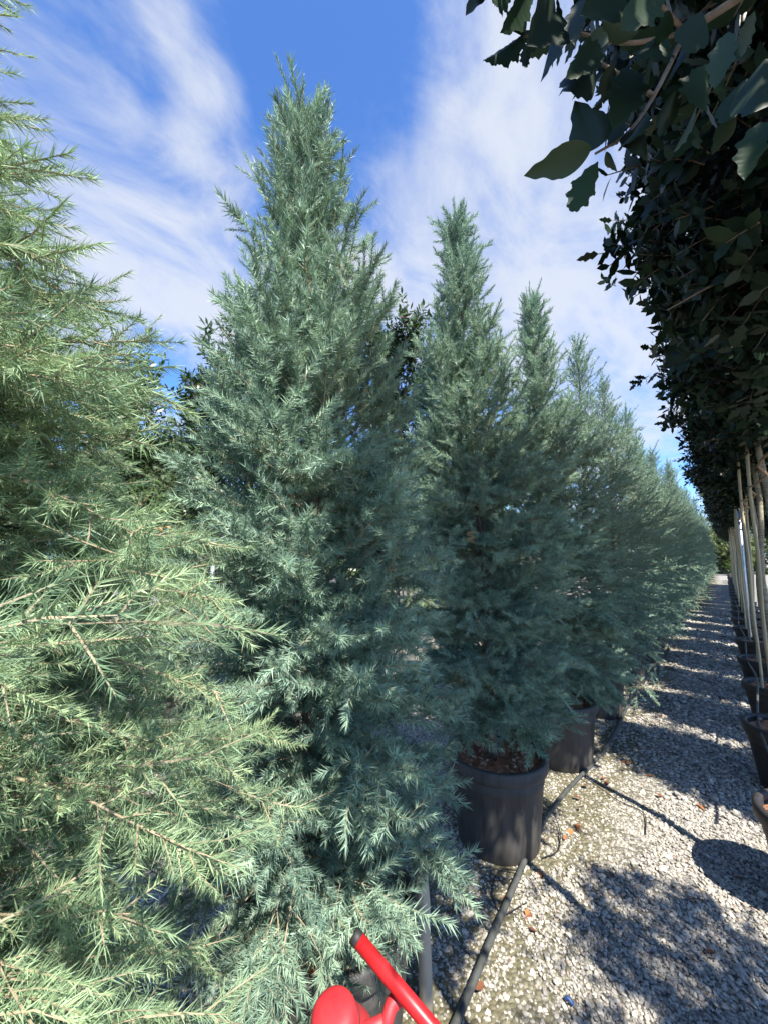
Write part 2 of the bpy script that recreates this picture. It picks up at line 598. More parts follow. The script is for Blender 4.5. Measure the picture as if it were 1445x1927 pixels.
def add_leaf(V, F, tone, base, d, nrm, L, Wd, kind, fold=0.25, curl=0.15, tv=0.5, wav=0.0, r=None):
    d = Vector(d).normalized()
    nrm = Vector(nrm)
    nrm = (nrm - d * nrm.dot(d)).normalized()
    s = d.cross(nrm)
    b0 = len(V)
    o = leaf_outline(kind, L, Wd)
    for i, (x, hw) in enumerate(o):
        z = -curl * L * (x / L) ** 2
        up = fold * hw + (wav * L * (1 if i % 2 else -1) if 0 < i < len(o) - 1 else 0)
        V += [base + d * x + nrm * z, base + d * x + nrm * (z + up) + s * hw, base + d * x + nrm * (z + up) - s * hw]
        tone += [tv, tv, tv]
    for i in range(len(o) - 1):
        a, b = b0 + i * 3, b0 + i * 3 + 3
        F += [(a, b, b + 1, a + 1), (a, a + 2, b + 2, b)]


def add_flat_leaf(V, F, tone, base, d, nrm, L, Wd, kind, curl, tv):
    d = Vector(d).normalized()
    nrm = Vector(nrm)
    nrm = (nrm - d * nrm.dot(d)).normalized()
    s_ = d.cross(nrm)
    st = {'holly_far': [(.24, .85), (.36, .55), (.56, .95), (.68, .45), (.8, .5)], 'lance': [(.3, .85), (.6, .9)], 'oval': [(.28, .85), (.65, .85)]}[kind]
    b0 = len(V)
    V.append(base)
    for t, w_ in st:
        c = base + d * (t * L) - nrm * (curl * L * t * t)
        V.extend([c + s_ * (w_ * Wd * .5), c - s_ * (w_ * Wd * .5)])
    V.append(base + d * L - nrm * (curl * L))
    tone += [tv] * (len(V) - b0)
    F.append((b0, b0 + 1, b0 + 2))
    for i in range(len(st) - 1):
        a = b0 + 1 + 2 * i
        F.append((a, a + 2, a + 3, a + 1))
    a = b0 + 1 + 2 * (len(st) - 1)
    F.append((a, a + 2, a + 1))


def sprig_mesh(name, L, n, ll, lw, kind, seed, mat, stem_mat):
    r = random.Random(seed)
    V, F, tone = [], [], []
    pts = [Vector((0.08 * L * (i / 3) ** 2, 0, L * i / 3)) for i in range(4)]
    tube(V, F, pts, [0.003, 0.0026, 0.002, 0.0012], 3, False)
    fm = [1] * len(F)
    tone += [0.5] * len(V)
    for i in range(n):
        t = 0.12 + 0.88 * (i + 0.5 * r.random()) / n
        az = i * 2.4 + r.uniform(-.4, .4)
        a = R_(r.uniform(45, 75)) * (1.0 if t < .9 else .5)
        d = Vector((math.sin(a) * math.cos(az), math.sin(a) * math.sin(az), math.cos(a)))
        nr = Vector((-math.cos(a) * math.cos(az), -math.cos(a) * math.sin(az), math.sin(a))) + Vector((r.gauss(0, .25), r.gauss(0, .25), r.gauss(0, .25)))
        s = r.uniform(.75, 1.1)
        add_flat_leaf(V, F, tone, Vector((0.08 * L * t * t, 0, L * t)), d, nr, ll * s, lw * s, kind, r.uniform(.05, .3), r.random())
    fm += [0] * (len(F) - len(fm))
    me = mesh_of(name, V, F, [mat, stem_mat], False, fm)
    set_tone(me, tone)
    return me


G_HOLLY = pieces([sprig_mesh('sprig', .13, 9, .066, .036, 'holly_far' if i % 2 else 'oval', 200 + i, M['holly'], M['bark']) for i in range(4)], [M['holly'], M['bark']])
G_PHOT = pieces([sprig_mesh('sprig', .15, 9, .085, .030, 'lance', 220 + i, M['photinia'], M['bark']) for i in range(4)], [M['photinia'], M['bark']])
G_FAR = pieces([sprig_mesh('sprig', .45, 14, .16, .09, 'oval', 240 + i, M['far_leaf'], M['bark']) for i in range(3)], [M['far_leaf'], M['bark']])
G_BRIGHT = pieces([sprig_mesh('sprig', .2, 9, .10, .05, 'oval', 250 + i, M['bright_leaf'], M['bark']) for i in range(2)], [M['bright_leaf'], M['bark']])


# ------------------------------------------------------------------ cedars
def interp(tab, t):
    for (a, va), (b, vb) in zip(tab, tab[1:]):
        if t <= b:
            return va + (vb - va) * (t - a) / (b - a)
    return tab[-1][1]


SLIM2 = [(0, .72), (.08, .95), (.3, .97), (.5, .66), (.66, .42), (.8, .26), (.9, .16), (.96, .1), (1, .04)]
SLIM = [(0, .85), (.08, 1.12), (.2, 1.15), (.34, .98), (.5, .70), (.66, .49), (.8, .32), (.9, .2), (.96, .12), (1, .04)]
WIDE = [(0, .70), (.15, .92), (.3, .88), (.5, .66), (.62, .42), (.75, .21), (.88, .11), (1, .03)]


def cedar(name, label, group, loc, H, z0, zc, Rm, prof, nb, seed, gn, style='slim', lean=(0, 0), coarse=False, dens=1.0, droop0=-.75):
    """H top above ground, z0 soil height, zc lowest branches"""
    r = random.Random(seed)
    root = thing(name, label, 'cedar tree', loc, 0, group)
    tl = lambda z: Vector((lean[0] * (z - z0) + .012 * math.sin(z * 3 + seed), lean[1] * (z - z0) + .012 * math.cos(z * 2.3 + seed), z))
    tp = [tl(z0 - .05 + (H - .12 - z0 + .05) * i / 14) for i in range(15)]
    V, F = [], []
    tube(V, F, tp, [0.026 * (1 - i / 14) ** 0.8 + 0.0022 for i in range(15)], 8)
    part('trunk', mesh_of('trunk', V, F, M['bark']), root)
    P, Ro, Sc, Ix = [], [], [], []
    BV, BF = [], []

    def put(p, d, s, k):
        P.append(tuple(p))
        Ro.append(rot_to(d, r.random() * 6.283))
        Sc.append(s)
        Ix.append(k)

    def pick(up):
        if coarse:
            return 9 + r.randrange(3)
        if up > r.random():
            return 4 + r.randrange(3)
        return r.randrange(4)

    def limb(base, az, elev, L, droop, up, lvl, tip_s=1.0):
        n = 7
        h = Vector((math.cos(az), math.sin(az), 0))
        pts = [base.copy()]
        e = elev
        azz = az
        for i in range(n):
            azz += r.gauss(0, .07)
            h = Vector((math.cos(azz), math.sin(azz), 0))
            pts.append(pts[-1] + (h * math.cos(e) + Vector((0, 0, math.sin(e)))) * (L / n))
            e += droop / n + r.gauss(0, .05)
        r0 = 0.0034 * (L / .5) ** .5 + .0010 if lvl == 0 else 0.0019
        tube(BV, BF, pts, [r0 * (1 - .8 * i / n) for i in range(n + 1)], 4 if lvl == 0 else 3, False)
        # twigs along the limb
        step = (0.030 if style != 'slim' else .036) if not coarse else 0.050
        step = step / dens * (1.25 if up > .6 else 1)
        m = max(2, int(L / step))
        side = r.choice((-1, 1))
        for k in range(m):
            t = (0.10 if lvl else .22) + (.9 if lvl else .78) * ((k + r.random() * .6) / m) ** .8
            if t > 1:
                break
            q = t * n
            i = min(int(q), n - 1)
            p = pts[i].lerp(pts[i + 1], q - i)
            fd = (pts[i + 1] - pts[i]).normalized()
            sd = fd.cross(Vector((0, 0, 1)))
            sd = sd.normalized() if sd.length > .05 else Vector((1, 0, 0))
            upv = sd.cross(fd)
            side = -side
            a = R_(r.uniform(28, 62))
            lift = r.gauss(0.05 + .35 * up, .45)
            d = fd * math.cos(a) + (sd * side + upv * lift).normalized() * math.sin(a)
            d.z += droop * .12 if not up else 0
            sc = r.uniform(.5, 1.0) * (1.05 - .35 * t)
            if lvl == 0 and L > .3 and t < .75 and r.random() < .34:
                az2 = math.atan2(d.y, d.x)
                limb(p, az2, math.asin(max(-1, min(1, d.normalized().z))), L * r.uniform(.28, .5) * (1 - .4 * t), droop * .7, up, 1)
            else:
                put(p, d, sc, pick(up))
                if lvl == 0 and not coarse and t > .3:
                    put(p, fd + upv * r.gauss(0, .5) + sd * r.gauss(0, .5), r.uniform(.7, 1.0), 7 + r.randrange(2))
                elif r.random() < .4 and not coarse:
                    put(p, upv * r.choice((-.6, 1)) + fd * .5 + sd * r.gauss(0, .4), r.uniform(.6, 1.0), 7 + r.randrange(2))
        put(pts[-2], pts[-1] - pts[-3], r.uniform(.7, 1.0), pick(up))

    for b in range(nb):
        u = (b + r.random()) / nb
        z = zc + (H - (.26 if style == 'slim' else .1) - zc) * (u ** (1.12 if style == 'slim' else .93))
        t = (z - zc) / (H - zc)
        az = b * 2.39996 + r.gauss(0, .35)
        if style == 'slim' and t > (.7 if coarse else .58) and r.random() < .5:
            continue
        L = Rm * interp(prof, t) * r.uniform(.66, 1.16) * (1.22 if style == 'slim' and r.random() < .08 else 1)
        if style == 'slim':
            el = R_(interp([(0, -4 if droop0 < -.1 else 14), (.12, 12 if droop0 < -.1 else 18), (.35, 28), (.6, 44), (.8, 54), (1, 62)], t) + r.gauss(0, 8))
            dr = interp([(0, droop0), (.2, -.3), (.45, .12), (.7, .4), (1, .35)], t) + r.gauss(0, .2)
            up = interp([(0, 0), (.35, .1), (.6, .55), (.8, 1), (1, 1)], t)
            L = L / max(.35, math.cos(el + dr * .35))
            L = min(L, Rm * 1.5, (H - z) * (.36 if r.random() < .75 else .5) + .0)
        else:
            el = R_(interp([(0, 2), (.3, 10), (.6, 16), (.85, 36), (1, 60)], t) + r.gauss(0, 8))
            dr = interp([(0, -.85), (.4, -.55), (.7, -.25), (1, .1)], t) + r.gauss(0, .2)
            up = interp([(0, 0), (.6, .05), (1, .6)], t)
        limb(tl(z), az, el, L, dr, up, 0)
    # inner twigs that close the crown round the stem
    for k in range(int(nb * (2.2 if not coarse else .8))):
        z = r.uniform(zc, H - .25)
        t = (z - zc) / (H - zc)
        az = r.random() * 6.283
        e = R_(interp([(0, 5), (.5, 35), (1, 65)], t) + r.gauss(0, 15))
        h = Vector((math.cos(az), math.sin(az), 0))
        put(tl(z) + h * .02, h * math.cos(e) + Vector((0, 0, math.sin(e))), r.uniform(.8, 1.3), pick(.3))
    # leading shoot
    top = tl(H - .12)
    for k in range(12 if style == 'slim' else 5):
        put(tl(H - .14 - .035 * k), Vector((r.gauss(0, .3), r.gauss(0, .3), 1)), r.uniform(.22, .34) + .03 * k, pick(1))
    for k in range(6):
        put(tl(H - .10 - .06 * k), Vector((lean[0] + r.gauss(0, .04), lean[1] + r.gauss(0, .04), 1)), .6 + .05 * k, pick(1))
    part('branches', mesh_of('branches', BV, BF, M['stem'] if not coarse else M['bark']), root)
    if coarse:
        bake_part('crown', P, Ro, Sc, Ix, gn, root)
    else:
        scatter_part('crown', points_mesh('crown', P, Ro, Sc, Ix), gn['gn'], root)
    return root


# ------------------------------------------------------------------ pots
def lumpy_disc(R, z, seed, amp=0.02, rings=7, seg=30):
    r = random.Random(seed)
    V, F = [Vector((0, 0, z + amp))], []
    for i in range(1, rings + 1):
        for k in range(seg):
            an = 6.28319 * k / seg
            rr = R * i / rings
            V.append(Vector((rr * math.cos(an), rr * math.sin(an), z + r.uniform(-.4, 1) * amp * (1 if i < rings else .2))))
    for k in range(seg):
        F.append((0, 1 + k, 1 + (k + 1) % seg))
    for i in range(rings - 1):
        for k in range(seg):
            q = (k + 1) % seg
            a = 1 + i * seg
            F.append((a + k, a + seg + k, a + seg + q, a + q))
    return V, F


def make_pot(label, loc, H, Rt, Rb, mat, seed, group, lip=.012, flare=False):
    root = thing('plant_pot', label, 'plant pot', loc, seed * 1.3, group)
    V, F = [], []
    b = H - .055
    lerp = lambda z: Rb + (Rt - .008 - Rb) * z / b
    prof = [(0, .004), (Rb - .012, .004), (Rb - .004, 0), (Rb, .006), (lerp(.2 * H), .2 * H), (lerp(.5 * H), .5 * H), (lerp(H - .13), H - .13), (lerp(H - .125) + .0035, H - .124), (lerp(H - .12) + .004, H - .118), (lerp(b), b),
            (lerp(b) - .006, b + .004), (lerp(b) - .012, H - .03), (lerp(b) - .016, H - .12)]
    lathe(V, F, prof, 44)
    part('body', mesh_of('body', V, F, mat), root)
    V, F = [], []
    o = Rt + lip
    lathe(V, F, [(Rt - .004, b - .008), (o - .002, b - .008), (o + .001, b), (o + .001, H - .012), (o - .004, H - .003), (o - .012, H), (Rt - .016, H - .003), (Rt - .02, H - .012), (Rt - .02, b - .002)], 44)
    part('rim', mesh_of('rim', V, F, mat), root)
    V, F = lumpy_disc(Rt - .018, H - .045, seed, .018)
    so_ = part('soil', mesh_of('soil', V, F, M['soil']), root)
    r = random.Random(seed + 5)
    V, F, tone = [], [], []
    for k in range(130):
        a, q = r.random() * 6.283, (Rt - .035) * math.sqrt(r.random())
        add_leaf(V, F, tone, Vector((q * math.cos(a), q * math.sin(a), H - .028 + r.uniform(-.008, .012))), Vector((r.gauss(0, 1), r.gauss(0, 1), r.gauss(0, .2))),
                 Vector((r.gauss(0, .4), r.gauss(0, .4), 1)), r.uniform(.015, .04), r.uniform(.008, .018), 'oval', .2, .1, r.random())
    me = mesh_of('bark_chips', V, F, M['chip'], False)
    set_tone(me, tone)
    c = link('bark_chips', me, so_)
    c['kind'] = 'stuff'
    KIDS.setdefault(so_.name, []).append(c)
    return root


# ================================================================== the setting
def ground():
    V, F = [], []
    xs = [-200, -40, -12, -6, -3, -2, -1.5, -1, -.5, 0, .5, 1, 2, 4, 10, 40, 200]
    ys = [-60, -10, -4, -1, 0, 1, 2, 3, 4, 6, 8, 12, 20, 40, 80, 160, 500]
    for y in ys:
        for x in xs:
            V.append((x, y, 0))
    n = len(xs)
    for j in range(len(ys) - 1):
        for i in range(n - 1):
            F.append((j * n + i, j * n + i + 1, j * n + n + i + 1, j * n + n + i))
    o = link('ground', mesh_of('ground', V, F, M['gravel_ground']))
    o['kind'] = 'structure'


ground()


def gravel():
    P_ = []
    for sd in range(6):
        r = random.Random(300 + sd)
        bm = bmesh.new()
        bmesh.ops.create_icosphere(bm, subdivisions=1, radius=1)
        for v in bm.verts:
            v.co *= r.uniform(.72, 1.2)
            v.co.x *= 1.15
            v.co.z *= .62
        me = bpy.data.meshes.new('stone')
        bm.to_mesh(me)
        bm.free()
        me.materials.append(M['stone'])
        P_.append(proto('stone', me))
    g = scatter_group('gravel', P_)
    q = np.random.default_rng(5)
    pts, sc = [], []
    for (y0, y1, x0, x1, den, s0) in ((0.5, 2.0, -2.6, 1.0, 11500, .0053), (2.0, 3.2, -2.6, .9, 8800, .0061), (3.2, 5.0, -2.4, .8, 4600, .0086), (5.0, 8.5, -2.2, .8, 2400, .0115), (8.5, 14, -1.6, .7, 1300, .016)):
        n = int((y1 - y0) * (x1 - x0) * den)
        x = q.uniform(x0, x1, n)
        y = q.uniform(y0, y1, n)
        # sparse, sunken stones in the earth beside the pots
        wob = .16 * np.sin(y * 2.3) + .1 * np.sin(y * 5.1 + 1)
        mossy = (x < -.5 + wob * 1.4)
        keep = np.where(mossy, q.random(n) < .3 + .4 * (np.sin(x * 9) * np.sin(y * 7) > .2), True)
        x, y, mossy = x[keep], y[keep], mossy[keep]
        s = s0 * np.exp(q.normal(0, .34, len(x))) * np.where(mossy, 1.0, 1.0)
        z = np.where(mossy, .0, q.uniform(.1, .9, len(x))) * s
        pts.append(np.stack([x, y, z], 1))
        sc.append(s)
    P = np.concatenate(pts)
    s = np.concatenate(sc)
    n = len(P)
    rot = np.stack([q.normal(0, .35, n), q.normal(0, .35, n), q.uniform(0, 6.283, n)], 1)
    o = scatter_part('gravel', points_mesh('gravel', P, rot, s, q.integers(0, 6, n)), g)
    tag(o, 'pale grey and cream stone chips covering the path between the rows', 'gravel')


gravel()

# ================================================================== the left row: potted cedars
ROWX = -1.06
CY = [-0.16, .98, 2.24, 3.36, 4.57, 5.85, 7.1, 8.3, 9.5, 10.7, 11.9, 13.1, 14.3, 15.5, 16.7, 17.9, 19.1, 20.3, 21.5, 22.7, 23.9, 25.1, 26.3, 27.5, 28.7, 29.9, 31.1, 32.3]
POT_H = .46
g_ced = 'potted blue cedars of the left row'
g_pot = 'black pots of the left row'
pot_labels = ['black pot at the far left under the broad green cedar', 'black pot under the tallest cedar, behind the red handle', 'black rimmed pot with orange bark soil in plain view on the gravel',
              'black pot right behind the one with orange bark soil'] + ['%s black cedar pot from the camera along the hose' % ORD[i] for i in range(4, 10)]
pot0 = make_pot(pot_labels[2], (ROWX, CY[2], 0), POT_H, .262, .215, M['pot'], 3, g_pot)
for i, y in enumerate(CY):
    if i == 2:
        continue
    lab = pot_labels[i] if i < len(pot_labels) else 'small far black pot low at the end of the cedar row'
    copy_thing(pot0, (ROWX + rng.uniform(-.02, .02), y, 0), rng.random() * 6, 1.0, lab, g_pot)

cedar('cedar_tree', 'broad green cedar with level branches filling the left edge', 'potted green cedars', (ROWX + .03, CY[0], 0), 3.0, .42, .42, .78, WIDE, 470, 1, G_GREEN, 'wide', (0.0, 0.0))
cedar('cedar_tree', 'tallest looking blue cedar in the middle with a long leading shoot', g_ced, (ROWX - .02, CY[1] - .04, 0), 3.43, .42, .54, .42, SLIM, 300, 2, G_BLUE, 'slim', (-.018, -.02), droop0=-.4)
cedar('cedar_tree', 'second blue cedar, growing from the open pot with orange bark', g_ced, (ROWX, CY[2], 0), 3.99, .42, .55, .49, SLIM2, 300, 3, G_BLUE, 'slim', (-.06, 0), droop0=-.1)
c3 = cedar('cedar_tree', 'third blue cedar, with low sunlit branches over the gravel', g_ced, (ROWX, CY[3], 0), 3.95, .42, .54, .52, SLIM2, 250, 4, G_BLUE, 'slim', (-.03, 0), dens=.9, droop0=-.2)
c4 = cedar('cedar_tree', 'fourth blue cedar of the left row, counted from the red handle', g_ced, (ROWX, CY[4], 0), 4.0, .42, .54, .58, SLIM2, 230, 5, G_BLUE, 'slim', (-.01, 0), True)
cf = cedar('cedar_tree', 'fifth blue cedar of the left row, counted from the red handle', g_ced, (ROWX, CY[5], 0), 4.0, .42, .52, .61, SLIM2, 195, 6, G_BLUE, 'slim', (-.01, 0), True)
cg = cedar('cedar_tree', 'sixth blue cedar of the left row, counted from the red handle', g_ced, (ROWX, CY[6], 0), 3.95, .42, .52, .61, SLIM2, 195, 7, G_BLUE, 'slim', (.01, 0), True)
for i in range(7, len(CY)):
    src = cf if i % 2 else cg
    lab = '%s blue cedar of the left row, counted from the red handle' % ORD[i - 1] if i < 11 else 'small distant blue cedar merging with others at the end of the row'
    copy_thing(src, (ROWX + rng.uniform(-.04, .04), CY[i], 0), rng.random() * 6.28, rng.uniform(.9, 1.06), lab, g_ced).rotation_euler = (rng.gauss(0, .018), rng.gauss(0, .018), rng.random() * 6.28)

# ================================================================== the right row: clipped hollies on clear stems
HX = .26
HY = [.62, 1.58, 2.65, 3.86, 5.0, 6.12, 7.4] + [8.6 + 1.15 * k for k in range(21)]
g_hol = 'clear stemmed hollies of the right row'
g_hpot = 'dark pots of the right row'


def holly(label, group, loc, seed, n, z0=2.25, z1=4.1, Rm=.62):
    r = random.Random(seed)
    root = thing('holly_tree', label, 'holly tree', loc, 0, group)
    V, F = [], []
    pts = [Vector((.014 * math.sin(i * 1.3 + seed), .014 * math.cos(i * 1.1 + seed), .34 + (z1 - .7 - .34) * i / 12)) for i in range(13)]
    tube(V, F, pts, [.030 * (1 - .55 * i / 12) * (1 + .05 * math.sin(i * 2.7)) for i in range(13)], 10)
    part('trunk', mesh_of('trunk', V, F, M['pale_bark']), root)
    P, Ro, Sc, Ix = [], [], [], []
    BV, BF = [], []
    for b in range(46):
        z = r.uniform(z0 - .05, z1 - .4)
        t = (z - z0) / (z1 - z0)
        az = b * 2.4 + r.gauss(0, .3)
        e = R_(r.uniform(-5, 45) + 20 * t)
        L = Rm * r.uniform(.75, 1.02) * (1 - .35 * t * t)
        p = Vector((0, 0, z))
        bp = [p.copy()]
        for i in range(5):
            p = p + Vector((math.cos(az) * math.cos(e), math.sin(az) * math.cos(e), math.sin(e))) * L / 5
            az += r.gauss(0, .12)
            e += r.gauss(-.06, .12)
            bp.append(p.copy())
        tube(BV, BF, bp, [.008 - .0012 * i for i in range(6)], 4, False)
    part('branches', mesh_of('branches', BV, BF, M['bark']), root)
    zm = (z0 + z1) / 2
    for k in range(n):
        # shell-heavy fill of a clipped, rounded column
        t = r.random()
        z = z0 + (z1 - z0) * t
        edge = min(1.0, (t / .14) ** .5) if t < .14 else min(1.0, ((1 - t) / .25) ** .5) if t > .75 else 1.0
        az = r.random() * 6.283
        lump = 1 + .14 * math.sin(az * 3 + seed + z * 2) + .14 * math.sin(az * 5 + z * 6 + seed)
        q = Rm * lump * edge * (r.random() ** .38) * (r.uniform(1.1, 1.38) if r.random() < .08 else 1)
        d = Vector((math.cos(az), math.sin(az), r.gauss(.15, .5)))
        if t < .12:
            d.z -= .5
        P.append((q * math.cos(az), q * math.sin(az), z))
        Ro.append(rot_to(d + Vector((r.gauss(0, .35), r.gauss(0, .35), 0)), r.random() * 6.28))
        Sc.append(r.uniform(.75, 1.15))
        Ix.append(r.randrange(4))
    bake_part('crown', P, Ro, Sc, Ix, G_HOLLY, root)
    return root


hp0 = make_pot('dark pot cut by the right edge nearest the camera', (HX, HY[2], 0), .42, .228, .165, M['pot_brown'], 9, g_hpot, .012)
for i, y in enumerate(HY):
    if i == 2:
        continue
    if i < 2:
        lab = ['dark holly pot beside the camera at the right edge', 'dark holly pot just outside the right edge'][i]
    elif i < 9:
        lab = '%s dark holly pot up the right edge of the path' % ORD[i - 2]
    else:
        lab = 'small far dark pot under the pale stems on the right'
    copy_thing(hp0, (HX + rng.uniform(-.015, .015) + (.12 if i == 0 else 0), y + (.1 if i == 0 else 0), 0), rng.random() * 6, 1.0, lab, g_hpot)

hn_y = .72
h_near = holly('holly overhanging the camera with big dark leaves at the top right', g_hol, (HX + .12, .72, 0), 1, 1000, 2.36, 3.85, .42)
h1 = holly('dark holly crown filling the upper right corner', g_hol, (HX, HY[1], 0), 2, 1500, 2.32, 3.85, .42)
h2 = holly('holly whose left outline stands out darkly against white cloud', g_hol, (HX, HY[2], 0), 3, 1500, 2.32, 3.85, .42)
for i in range(3, len(HY)):
    src = (h1, h2)[i % 2]
    lab = '%s clear stemmed holly from the camera in the right row' % ORD[i] if i < 9 else 'distant holly on a thin pale stem far up the right row'
    copy_thing(src, (HX + rng.uniform(-.02, .02), HY[i], 0), rng.random() * 6.28, (1, 1, rng.uniform(.97, 1.05)), lab, g_hol)

h3 = holly('thin crowned holly right of the picture, throwing broken shade', 'hollies of the second right row', (1.75, 1.0, 0), 8, 420, 2.0, 3.3, .42)
# second holly row behind the first, right of the picture
for k, y in enumerate([-2.9] + [2.9 + 1.2 * q for q in range(20)]):
    lab = 'holly of the second row behind the pale stems'
    copy_thing((h1, h2)[k % 2], (1.75 + rng.uniform(-.1, .1), y, 0), rng.random() * 6.28, 1.0, lab, 'hollies of the second right row')
    copy_thing(hp0, (1.75, y, 0), 0, 1.0, 'dark pot of the second row behind the pale stems', 'pots of the second right row')

# big near leaves of the overhanging branch: base pixel, tip pixel, depth, width ratio
NEAR = [(1112, 278, 990, 330, .50, .50), (1125, 303, 1066, 410, .50, .52), (1130, 272, 1082, 195, .50, .75), (1150, 275, 1170, 215, .52, .6), (1140, 285, 1155, 320, .51, .5),
        (990, 60, 905, 135, .55, .42), (985, 70, 950, 45, .55, .4), (992, 78, 985, 135, .55, .4), (1040, 60, 1022, 160, .55, .45), (1035, 40, 985, 100, .50, .8),
        (1045, 20, 1000, 75, .48, .95), (1000, -30, 955, 55, .5, .5), (920, -45, 878, 22, .55, .55), (960, -30, 905, 8, .55, .5), (1120, 105, 1068, 185, .54, .5),
        (1130, 90, 1075, 135, .52, .5), (1150, 60, 1095, 90, .5, .7), (1090, 0, 1080, 75, .48, .7), (1150, 120, 1135, 195, .5, .8), (1190, 130, 1160, 230, .5, .75),
        (1200, 60, 1130, 40, .46, .7), (1180, 20, 1120, -10, .46, .8), (1230, 110, 1205, 210, .47, .6), (1215, 215, 1170, 290, .5, .5), (1210, 235, 1195, 310, .52, .5),
        (1250, 60, 1210, 130, .45, .8), (1260, 20, 1230, 90, .42, .8), (1290, 70, 1255, 170, .44, .7), (1320, 20, 1290, 110, .42, .8), (1330, 120, 1300, 220, .44, .7),
        (1270, 170, 1240, 260, .48, .6), (1370, 60, 1345, 160, .42, .8), (1400, 150, 1360, 240, .43, .7), (1420, 20, 1390, 110, .4, .8), (1440, 110, 1420, 220, .4, .8),
        (1310, 200, 1275, 285, .46, .6), (1380, 210, 1340, 290, .44, .7), (1430, 230, 1400, 330, .42, .7), (1170, -20, 1100, 20, .44, .8), (1240, -20, 1180, 40, .42, .9)]
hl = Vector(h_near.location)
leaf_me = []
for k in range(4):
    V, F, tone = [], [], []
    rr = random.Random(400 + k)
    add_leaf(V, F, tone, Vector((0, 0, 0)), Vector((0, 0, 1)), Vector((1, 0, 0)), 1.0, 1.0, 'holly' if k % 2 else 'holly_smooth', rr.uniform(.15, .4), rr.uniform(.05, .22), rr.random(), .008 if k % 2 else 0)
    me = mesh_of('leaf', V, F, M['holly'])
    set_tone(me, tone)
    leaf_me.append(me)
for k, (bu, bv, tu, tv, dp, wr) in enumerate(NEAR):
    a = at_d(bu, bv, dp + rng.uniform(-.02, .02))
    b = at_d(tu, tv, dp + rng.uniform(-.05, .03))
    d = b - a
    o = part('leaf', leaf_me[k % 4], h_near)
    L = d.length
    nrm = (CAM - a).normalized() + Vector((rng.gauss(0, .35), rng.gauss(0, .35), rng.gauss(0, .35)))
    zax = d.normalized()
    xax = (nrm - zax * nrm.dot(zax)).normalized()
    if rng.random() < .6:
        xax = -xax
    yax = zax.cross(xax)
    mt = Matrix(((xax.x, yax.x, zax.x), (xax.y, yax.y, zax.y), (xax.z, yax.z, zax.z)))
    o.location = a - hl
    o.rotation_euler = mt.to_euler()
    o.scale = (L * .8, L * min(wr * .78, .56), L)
V, F = [], []
for ctrl in ([(1290, 60, .62), (1230, 180, .55), (1180, 250, .52), (1120, 288, .5)], [(1290, 60, .62), (1180, 80, .56), (1080, 60, .54), (985, 68, .55)],
             [(1230, 180, .55), (1150, 130, .53), (1100, 100, .53)], [(1290, 60, .62), (1200, -20, .5), (1050, -30, .5), (930, -40, .54)]):
    pts = [at_d(*c) - hl for c in ctrl]
    tube(V, F, spline(pts, 12), [.0035 - .002 * i / 11 for i in range(12)], 5)
e_ = at_d(1290, 60, .62) - hl
tube(V, F, spline([e_, e_.lerp(Vector((0, 0, 2.35)), .5), Vector((0, 0, 2.35))], 8), .006, 6)
part('overhanging_twigs', mesh_of('overhanging_twigs', V, F, M['bark']), h_near)

# bamboo canes tied to the holly stems
for i, y in enumerate(HY[3:22]):
    V, F = [], []
    n = 16
    pts = [Vector((0, 0, .36 + 2.35 * k / n)) for k in range(n + 1)]
    P2, rad = [], []
    for k in range(n):
        z = pts[k].z
        for dz, rr in ((0, .0105), (.006, .0125), (.014, .0105)):
            P2.append(Vector((.004 * math.sin(k), .004 * math.cos(k * 1.3), z + dz)))
            rad.append(rr)
    tube(V, F, P2, rad, 8)
    o = link('bamboo_cane', mesh_of('bamboo_cane', V, F, M['bamboo']))
    o.location = (HX - .075 + rng.uniform(-.015, .015), y + rng.uniform(-.1, .1), 0)
    o.rotation_euler = (rng.gauss(0, .012), rng.gauss(0, .012), 0)
    tag(o, '%s ringed bamboo cane standing among the pale holly stems, from the camera' % ORD[i] if i < 6 else 'thin distant bamboo cane among the pale stems on the right', 'cane', 'bamboo canes of the right row')
V, F = [], []
tube(V, F, [(0, 0, 0), (0, 0, 1.2), (0, 0, 2.3)], .022, 12)
o = link('metal_post', mesh_of('metal_post', V, F, M['galv']))
o.location = (HX - .06, 7.95, 0)
tag(o, 'blue grey metal post with rounded cap between the pale stems', 'post')
V, F = [], []
pts = [Vector((HX - .07 + .035 * math.sin(k * 1.9), 2.0 + k * .32, 2.02 + .012 * math.sin(k * 2.3))) for k in range(80)]
tube(V, F, pts, .007, 6)
tag(link('rope', mesh_of('rope', V, F, M['rope'])), 'brown rope tying the pale stems and canes together', 'rope')
V, F = [], []
pts = spline([Vector((HX - .13, 3.0, .43)), Vector((HX - .16, 3.9, .40)), Vector((HX - .12, 4.9, .47)), Vector((HX - .15, 6.1, .40)), Vector((HX - .13, 7.4, .45)), Vector((HX - .16, 9, .4)), Vector((HX - .13, 11, .45)), Vector((HX - .15, 14, .4))], 70)
tube(V, F, pts, .008, 6)
tag(link('irrigation_line', mesh_of('irrigation_line', V, F, M['hose'])), 'thin grey line hanging along the right pots', 'hose')

